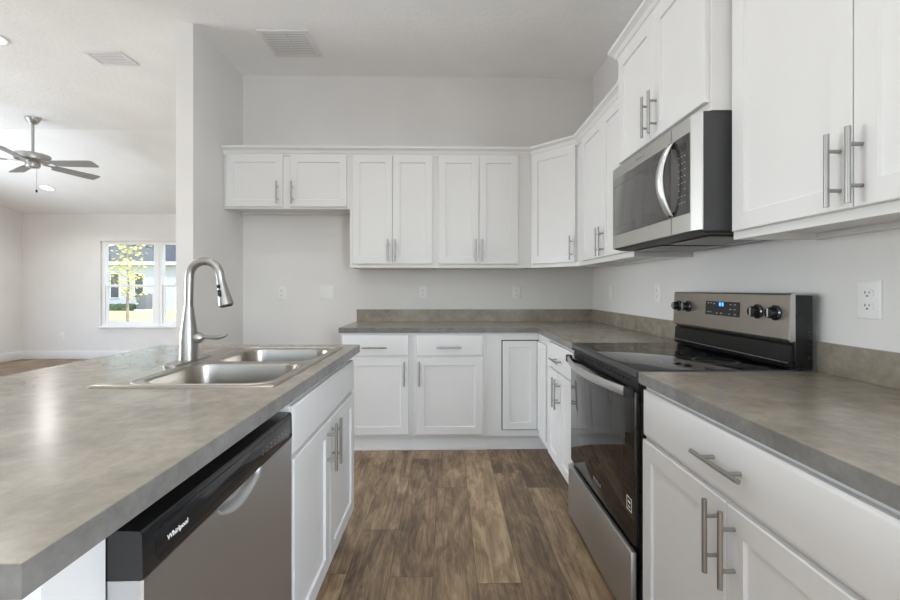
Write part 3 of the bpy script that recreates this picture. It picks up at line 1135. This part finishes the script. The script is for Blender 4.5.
# bowed handle
bm = BM()
rings = []
N = 24
for k in range(N + 1):
    s = k / N
    y = ry0 + .020 + (ry1 - ry0 - .040) * s
    bow = (1 - (2 * s - 1) ** 2)
    x = .631 - .047 * bow
    sl = .047 * 4 * (2 * s - 1) / (ry1 - ry0)
    nrm = Vector((-1, sl, 0)).normalized()
    tt = .006
    hh = .0165
    c0 = Vector((x, y, .838))
    sec = [(-.4, -1), (.6, -.92), (1, -.5), (1, .5), (.6, .92), (-.4, 1), (-1, .7), (-1, -.7)]
    rings.append([c0 + nrm * tt * a_ + Vector((0, 0, hh * b_2)) for a_, b_2 in sec])
loft(bm, rings)
hd = t.part('handle', bm, M['steel_bright'], dr, 'bowed stainless handle')
for y in (ry0 + .020, ry1 - .020):
    bm = BM(); box(bm, .620, .6476, y - .016, y + .016, .820, .8565, .004)
    t.part('handle_mount', bm, M['rubber'], dr)
TX = Matrix(((0, 0, -1, 0), (-1, 0, 0, 0), (0, 1, 0, 0), (0, 0, 0, 1)))    # text facing -X, reading towards -Y
text_mesh('logo', 'Whirlpool', .022, M['grey_ink'], dr, Matrix.Translation(Vector((.6471, 1.815, .367)) - off) @ TX, 'grey maker\'s lettering')
bm = BM()
ly, lz = 1.492, .437
R = lambda a, b, x: [(x, ly - a, lz - b), (x, ly + a, lz - b), (x, ly + a, lz + b), (x, ly - a, lz + b)]
loft(bm, [R(.021, .024, .6471), R(.017, .020, .6471)], False, False)
box(bm, .6469, .6473, ly - .010, ly + .010, lz - .012, lz - .008)
box(bm, .6469, .6473, ly - .010, ly + .010, lz + .002, lz + .010)
t.part('sticker', bm, M['white_ink'], dr, 'small white sticker')
# storage drawer
bm = BM()
box(bm, .634, .656, ry0 + .004, ry1 - .004, .030, .290, .005)
t.part('storage_drawer', bm, M['steel_h'], label='stainless storage drawer')
# backguard
bm = BM()
box(bm, 1.206, 1.268, ry0, ry1, .9180, 1.176, .003)
t.part('backguard', bm, M['black'])
bm = BM()
fp = [(1.2055, 1.018), (1.190, 1.016), (1.186, 1.022), (1.1925, 1.176), (1.198, 1.182), (1.266, 1.182), (1.266, 1.1765), (1.2055, 1.1765)]
loft(bm, [[(x, ry0 + .004, z) for x, z in fp], [(x, ry1 - .004, z) for x, z in fp]])
cp = t.part('control_panel', bm, M['steel_warm'], label='stainless control panel')
bm = BM()
fp2 = [(1.2055, 1.016), (1.189, 1.013), (1.1845, 1.020), (1.191, 1.178), (1.198, 1.1845), (1.2055, 1.1845)]
loft(bm, [[(x, ry0 - .001, z) for x, z in fp2], [(x, ry0 + .0038, z) for x, z in fp2]])
t.part('end_cap', bm, M['steel_bright'], cp)
bm = BM()
fp3 = [(1.2055, .921), (1.196, .921), (1.188, .932), (1.186, .940), (1.193, .945), (1.197, 1.000), (1.2055, 1.008)]
loft(bm, [[(x, ry0 + .006, z) for x, z in fp3], [(x, ry1 - .006, z) for x, z in fp3]])
t.part('lower_trim', bm, M['console'])
bm = BM(); tube(bm, [(1.1855, ry0 + .008, .941), (1.1855, ry1 - .008, .941)], .0014, 8)
t.part('trim_line', bm, M['steel_bright'])
px_ = lambda z: 1.186 + (z - 1.022) * (.0065 / .158)
for y in (2.150, 2.066, 1.600, 1.512):
    z = 1.112
    x = px_(z)
    bm = BM()
    lathe(bm, [(.0275, -.0002), (.0275, -.005), (.021, -.008), (.0195, -.028), (.018, -.030)], (x, y, z), 28, 'x')
    kb = t.part('knob', bm, M['console'], cp, 'black control knob')
    bm = BM(); box(bm, x - .033, x - .0301, y - .0028, y + .0028, z - .016, z + .016, .0008)
    t.part('pointer', bm, M['steel_bright'], kb)
bm = BM()
z0_, z1_ = 1.082, 1.143
ya, yb2 = 1.700, 1.925
loft(bm, [[(px_(z0_) - .0002, ya, z0_), (px_(z0_) - .0002, yb2, z0_), (px_(z1_) - .0002, yb2, z1_), (px_(z1_) - .0002, ya, z1_)],
          [(px_(z0_) - .0016, ya, z0_), (px_(z0_) - .0016, yb2, z0_), (px_(z1_) - .0016, yb2, z1_), (px_(z1_) - .0016, ya, z1_)]])
dp = t.part('display', bm, M['console_inset'], cp, 'black display with blue digits')
bm = BM()
zz = 1.131
for y in (1.824, 1.806):
    x = px_(zz) - .0020
    box(bm, x, x + .0003, y - .0055, y + .0055, zz - .0080, zz + .0080)
t.part('digits', bm, M['digits'], dp, 'lit blue digits')
for (yy, zz) in ((1.905, 1.135), (1.885, 1.135), (1.862, 1.133), (1.905, 1.095), (1.888, 1.095), (1.842, 1.092), (1.815, 1.092),
                 (1.755, 1.132), (1.728, 1.132), (1.755, 1.112), (1.728, 1.112), (1.762, 1.092), (1.726, 1.092)):
    x = px_(zz) - .0020
    bm = BM(); box(bm, x, x + .0003, yy - .0055, yy + .0055, zz - .0022, zz + .0022)
    t.part('key_mark', bm, M['grey_ink'], dp)

# ------------------------------------------------------------------ microwave
t = Thing('microwave', 'over-the-range stainless microwave with a curved vertical handle', 'microwave', (1.08, 1.82, 1.385))
my0, my1 = 1.4435, 2.2010
mz0, mz1 = 1.390, 1.8105
off = Vector(t.off)
bm = BM(); box(bm, .8835, XR - .002, my0, my1, mz0 + .010, mz1)
t.part('body', bm, M['charcoal'])
bm = BM()
fx0 = .862
pl = [(.8830, my0), (.8835, my1), (.880, my1), (fx0 + .003, my1 - .010), (fx0, my1 - .03), (fx0, my0 + .046), (fx0 + .003, my0 + .038), (.879, my0 + .002)]
loft(bm, [[(x, y, mz0 + .014) for x, y in pl], [(x, y, mz1 - .001) for x, y in pl]])
fr_ = t.part('front_frame', bm, M['steel_h'], label='stainless front')
gy0, gy1, gz0, gz1 = 1.612, 2.178, 1.468, 1.754
bm = BM(); box(bm, fx0 - .0025, fx0 + .001, gy0, gy1, gz0, gz1, .001)
wn_ = t.part('door_glass', bm, M['mw_glass'], fr_)
bm = BM()
R = lambda i, j, x: [(x, gy0 + .02 + i, gz0 + j), (x, gy1 - .018 - i, gz0 + j), (x, gy1 - .018 - i, gz1 - j), (x, gy0 + .02 + i, gz1 - j)]
loft(bm, [R(0, .038, fx0 - .0027), R(.0018, .0398, fx0 - .0027)], False, False)
t.part('window_border', bm, M['charcoal'], fr_)
bm = BM(); box(bm, fx0 - .0025, fx0 + .001, 1.488, gy0 - .001, gz0, gz1, .001)
pn = t.part('keypad', bm, M['mw_panel'], fr_, 'dark keypad panel')
bm = BM(); box(bm, fx0 - .0030, fx0 - .0024, 1.508, 1.560, 1.700, 1.727)
t.part('display', bm, M['console_inset'], pn)
for r in range(8):
    for c in range(3):
        if r in (5,) and c == 1:
            continue
        y = 1.516 + .019 * c; z = 1.680 - .024 * r
        bm = BM(); box(bm, fx0 - .0030, fx0 - .0024, y - .004, y + .004, z - .0015, z + .0015)
        t.part('key', bm, M['grey_ink'], pn)
bm = BM(); box(bm, fx0 - .0008, fx0 + .0005, 1.6105, 1.6122, mz0 + .016, gz0 - .001)
box(bm, fx0 - .0008, fx0 + .0005, 1.6105, 1.6122, gz1 + .001, mz1 - .003)
t.part('door_seam', bm, M['rubber'], fr_)
# curved handle
bm = BM()
rings = []
N = 24
for k in range(N + 1):
    s = k / N
    z = gz0 + .006 + (gz1 - gz0 - .012) * s
    bow = 1 - (2 * s - 1) ** 2
    x = fx0 - .010 - .040 * bow
    sl = -.040 * -4 * (2 * s - 1) / (gz1 - gz0)
    nrm = Vector((-1, 0, -sl)).normalized() if True else 0
    c0 = Vector((x, 1.604, z))
    sec = [(-1, -.6), (-.3, -1), (.6, -.85), (1, -.4), (1, .4), (.6, .85), (-.3, 1), (-1, .6)]
    rings.append([c0 + nrm * .012 * a_ + Vector((0, .0175 * b_2, 0)) for a_, b_2 in sec])
loft(bm, rings)
hd = t.part('handle', bm, M['steel_bright'], fr_, 'bright curved handle')
for z in (gz0 + .012, gz1 - .012):
    bm = BM(); box(bm, fx0 - .014, fx0 - .0024, 1.594, 1.614, z - .008, z + .008, .002)
    t.part('handle_mount', bm, M['rubber'], hd)
text_mesh('logo', 'Whirlpool', .020, M['grey_ink'], fr_, Matrix.Translation(Vector((fx0 - .0005, 1.875, 1.782)) - off) @ TX, 'grey maker\'s lettering')
# underside: dark pan, front grille strip, two filters and a lamp lens
bm = BM()
loft(bm, [[(.872, my0 + .006, mz0 + .013), (.872, my1 - .006, mz0 + .013), (XR - .003, my1 - .006, mz0 + .010), (XR - .003, my0 + .006, mz0 + .010)],
          [(.905, my0 + .02, mz0 + .003), (.905, my1 - .02, mz0 + .003), (1.26, my1 - .02, mz0 - .001), (1.26, my0 + .02, mz0 - .001)]])
un = t.part('bottom_pan', bm, M['charcoal'])
for ya, yb2 in ((my0 + .07, my0 + .34), (my1 - .34, my1 - .07)):
    bm = BM()
    box(bm, .95, 1.22, ya, yb2, mz0 - .0045, mz0 - .0015, .001)
    for k in range(11):
        box(bm, .97 + k * .021, .978 + k * .021, ya + .008, yb2 - .008, mz0 - .0065, mz0 - .0042)
    t.part('grease_filter', bm, M['nickel'], un)

# ------------------------------------------------------------------ outlets and wall plates
def wall_plate(label, kind, pos_, rot, group, w_=.072, h_=.116):
    t = Thing(kind, label, 'outlet' if kind == 'wall_outlet' else 'wall plate', pos_, rot, group, local=True)
    t.z = 0
    bm = BM()
    R = lambda i, y: [(-w_ / 2 + i, y, -h_ / 2 + i), (w_ / 2 - i, y, -h_ / 2 + i), (w_ / 2 - i, y, h_ / 2 - i), (-w_ / 2 + i, y, h_ / 2 - i)]
    loft(bm, [R(0, -.0005), R(0, -.003), R(.004, -.006), R(.006, -.0065)])
    t.part('plate', bm, M['plastic'])
    if kind == 'wall_outlet':
        for s in (-1, 1):
            bm = BM()
            prof = []
            for k in range(28):
                a = 2 * pi * k / 28
                prof.append((max(-.0175, min(.0175, .0195 * cos(a))), .0150 * sin(a) + s * .0195))
            loft(bm, [[(x, -.0064, z) for x, z in prof], [(x, -.0085, z) for x, z in prof]])
            so = t.part('socket', bm, M['plastic'])
            bm = BM()
            box(bm, -.0078, -.0054, -.0089, -.0083, s * .0195 - .001, s * .0195 + .0075)
            box(bm, .0054, .0074, -.0089, -.0083, s * .0195, s * .0195 + .0065)
            lathe(bm, [(.0028, -.0089), (.0028, -.0083)], (0, 0, s * .0195 - .0075), 12, 'y')
            t.part('slots', bm, M['slot'], so)
        bm = BM(); lathe(bm, [(.003, -.0078), (.003, -.006)], (0, 0, 0), 12, 'y')
        t.part('screw', bm, M['plastic'])
    return t
g = 'white outlets'
wall_plate('white duplex outlet on the back wall in the refrigerator space', 'wall_outlet', (-1.440, YB - .0003, 1.160), 0, g)
wall_plate('square blank white plate on the back wall in the refrigerator space', 'wall_plate', (-1.052, YB - .0003, 1.164), 0, None, .116, .120)
wall_plate('white outlet on the back wall above the left end of the back counter', 'wall_outlet', (-.207, YB - .0003, 1.164), 0, g)
wall_plate('white outlet on the back wall below the cabinet beside the angled corner', 'wall_outlet', (.618, YB - .0003, 1.164), 0, g)
wall_plate('blank white plate on the right wall nearest the back corner', 'wall_plate', (XR - .0003, 3.32, 1.172), R90, None)
wall_plate('white outlet on the right wall just beyond the range controls', 'wall_outlet', (XR - .0003, 2.577, 1.172), R90, g)
wall_plate('large near white outlet on the right wall beside the range', 'wall_outlet', (XR - .0003, 1.276, 1.165), R90, g, .076, .118)
wall_plate('small white outlet low on the far living room wall', 'wall_outlet', (-6.547, YF - .0003, .398), 0, g)

# ------------------------------------------------------------------ ceiling registers
def register(name, label, x0, x1, y0, y1, mid, zc_=H):
    t = Thing(name, label, 'ceiling vent', ((x0 + x1) / 2, (y0 + y1) / 2, zc_), 0, 'ceiling vents')
    bm = BM()
    z = zc_ - .0005
    f = .026
    box(bm, x0, x1, y0, y0 + f, z - .008, z, .002)
    box(bm, x0, x1, y1 - f, y1, z - .008, z, .002)
    box(bm, x0, x0 + f, y0 + f, y1 - f, z - .008, z, .002)
    box(bm, x1 - f, x1, y0 + f, y1 - f, z - .008, z, .002)
    t.part('frame', bm, M['vent_grey'])
    bm = BM(); box(bm, x0 + f, x1 - f, y0 + f, y1 - f, z - .001, z)
    t.part('duct', bm, M['vent_dark'])
    n = int((y1 - y0 - 2 * f) / .022)
    for k in range(n):
        y = y0 + f + (k + .5) * (y1 - y0 - 2 * f) / n
        bm = BM()
        pr = [(y - .0050, z - .0020), (y - .0044, z - .0014), (y + .0040, z - .0068), (y + .0034, z - .0074)]
        loft(bm, [[(x0 + f, a_, b_2) for a_, b_2 in pr], [(x1 - f, a_, b_2) for a_, b_2 in pr]])
        t.part('louver', bm, M['vent_grey'], smooth=0)
    if mid:
        xm = (x0 + x1) / 2
        bm = BM(); box(bm, xm - .006, xm + .006, y0 + f, y1 - f, z - .010, z - .0015)
        t.part('divider', bm, M['vent_grey'])
register('ceiling_vent', 'square white return vent in the kitchen ceiling, split by a centre bar', -1.366, -1.004, 3.072, 3.420, True)
register('ceiling_vent', 'small white supply vent in the living room ceiling above the fan', -2.858, -2.560, 3.372, 3.580, False)

# ------------------------------------------------------------------ recessed downlights
def downlight(label, x, y, z, energy, tilt=None):
    t = Thing('recessed_light', label, 'ceiling light', (x, y, z), 0, 'recessed ceiling lights', local=True)
    t.z = 0
    bm = BM(); lathe(bm, [(.098, -.0006), (.097, -.006), (.082, -.011), (.078, -.008), (.078, -.0006)], (0, 0, 0), 40)
    t.part('trim_ring', bm, M['plastic'])
    bm = BM(); lathe(bm, [(.0775, -.0070), (.06, -.0085), (.03, -.0092), (.004, -.0095)], (0, 0, 0), 36)
    t.part('lens', bm, M['lens'], label='glowing lens')
    d = bpy.data.lights.new('downlight_lamp', 'AREA')
    d.shape = 'DISK'
    d.size = .14
    d.energy = energy
    d.color = (1, .975, .94)
    d.spread = radians(150)
    l = bpy.data.objects.new('downlight_lamp', d)
    C.objects.link(l)
    l.parent = t.e
    l.location = (0, 0, -.014)
    if tilt:
        t.e.rotation_euler = tilt
    return t
LW = 2.2
downlight('glowing recessed downlight in the kitchen ceiling, far left of its four', -1.15, 2.25, H, LW)
downlight('glowing recessed downlight in the kitchen ceiling, far right of its four', -.05, 2.25, H, LW)
downlight('glowing recessed downlight in the kitchen ceiling, near left of its four', -1.15, .35, H, LW)
downlight('glowing recessed downlight in the kitchen ceiling, near right of its four', -.05, .35, H, LW)
downlight('glowing recessed downlight at the left picture edge, in the flat living room ceiling', -3.37, 3.20, H, 10)
sl = math.atan2(H - HL, YF - YC)
ysl, SLX = 6.427, -5.955
downlight('glowing recessed downlight beyond the fan, in the sloping ceiling', SLX, ysl, H - (ysl - YC) * math.tan(sl), 10, (-sl, 0, 0))

# ------------------------------------------------------------------ ceiling fan
fx_, fy_ = -4.520, 4.714
t = Thing('ceiling_fan', 'grey five-blade ceiling fan on a downrod in the living room', 'ceiling fan', (fx_, fy_, H))
bm = BM(); lathe(bm, [(.066, -.0006), (.066, -.010), (.056, -.034), (.034, -.062), (.020, -.070)], (fx_, fy_, H), 32)
t.part('canopy', bm, M['fan_metal'])
bm = BM(); tube(bm, [(fx_, fy_, H - .068), (fx_, fy_, 2.675)], .013, 16)
t.part('downrod', bm, M['fan_metal'])
bm = BM(); lathe(bm, [(.026, 0), (.040, -.018), (.130, -.024), (.148, -.030), (.150, -.040), (.150, -.088), (.146, -.096), (.10, -.104), (.070, -.114)], (fx_, fy_, 2.690), 40)
t.part('motor_housing', bm, M['fan_metal'])
bm = BM(); lathe(bm, [(.062, 0), (.064, -.025), (.058, -.05), (.045, -.058)], (fx_, fy_, 2.575), 32)
t.part('switch_housing', bm, M['fan_metal'])
for k in range(5):
    a = radians(2 + 72 * k)
    Mx = Matrix.Translation((fx_, fy_, 2.568)) @ Matrix.Rotation(a, 4, 'Z')
    bm = BM()
    pr = [(.20, .050), (.24, .058), (.45, .066), (.61, .070), (.645, .066), (.656, .050)]
    up, dn_ = [], []
    for zz in (.004, -.004):
        bot = [Vector((x, -hw, zz)) for x, hw in pr]
        top = [Vector((x, hw, zz)) for x, hw in reversed(pr)]
        (up if zz > 0 else dn_).extend(bot + top)
    tw = Matrix.Rotation(radians(-13), 4, 'X')
    loft(bm, [[tw @ v_ for v_ in dn_], [tw @ v_ for v_ in up]])
    bm.transform(Mx)
    bl = t.part('blade', bm, M['fan_blade'])
    bm = BM()
    loft(bm, [[tw @ Vector((x, s * hw, zz + .010)) for s, zz in ((-1, -.003), (1, -.003), (1, .003), (-1, .003))] for x, hw in ((.10, .016), (.17, .014), (.21, .040), (.27, .030), (.285, .008))])
    bm.transform(Mx)
    t.part('blade_arm', bm, M['fan_metal'], bl)
bm = BM(); tube(bm, [(fx_ + .04, fy_, 2.53), (fx_ + .04, fy_, 2.275)], .0015, 6)
pc = t.part('pull_chain', bm, M['fan_metal'])
bm = BM(); tube(bm, [(fx_ + .04, fy_, 2.280), (fx_ + .04, fy_, 2.272), (fx_ + .04, fy_, 2.255), (fx_ + .04, fy_, 2.247)], [.004, .009, .009, .004], 10)
t.part('chain_pull', bm, M['slot'], pc, 'dark pull knob')
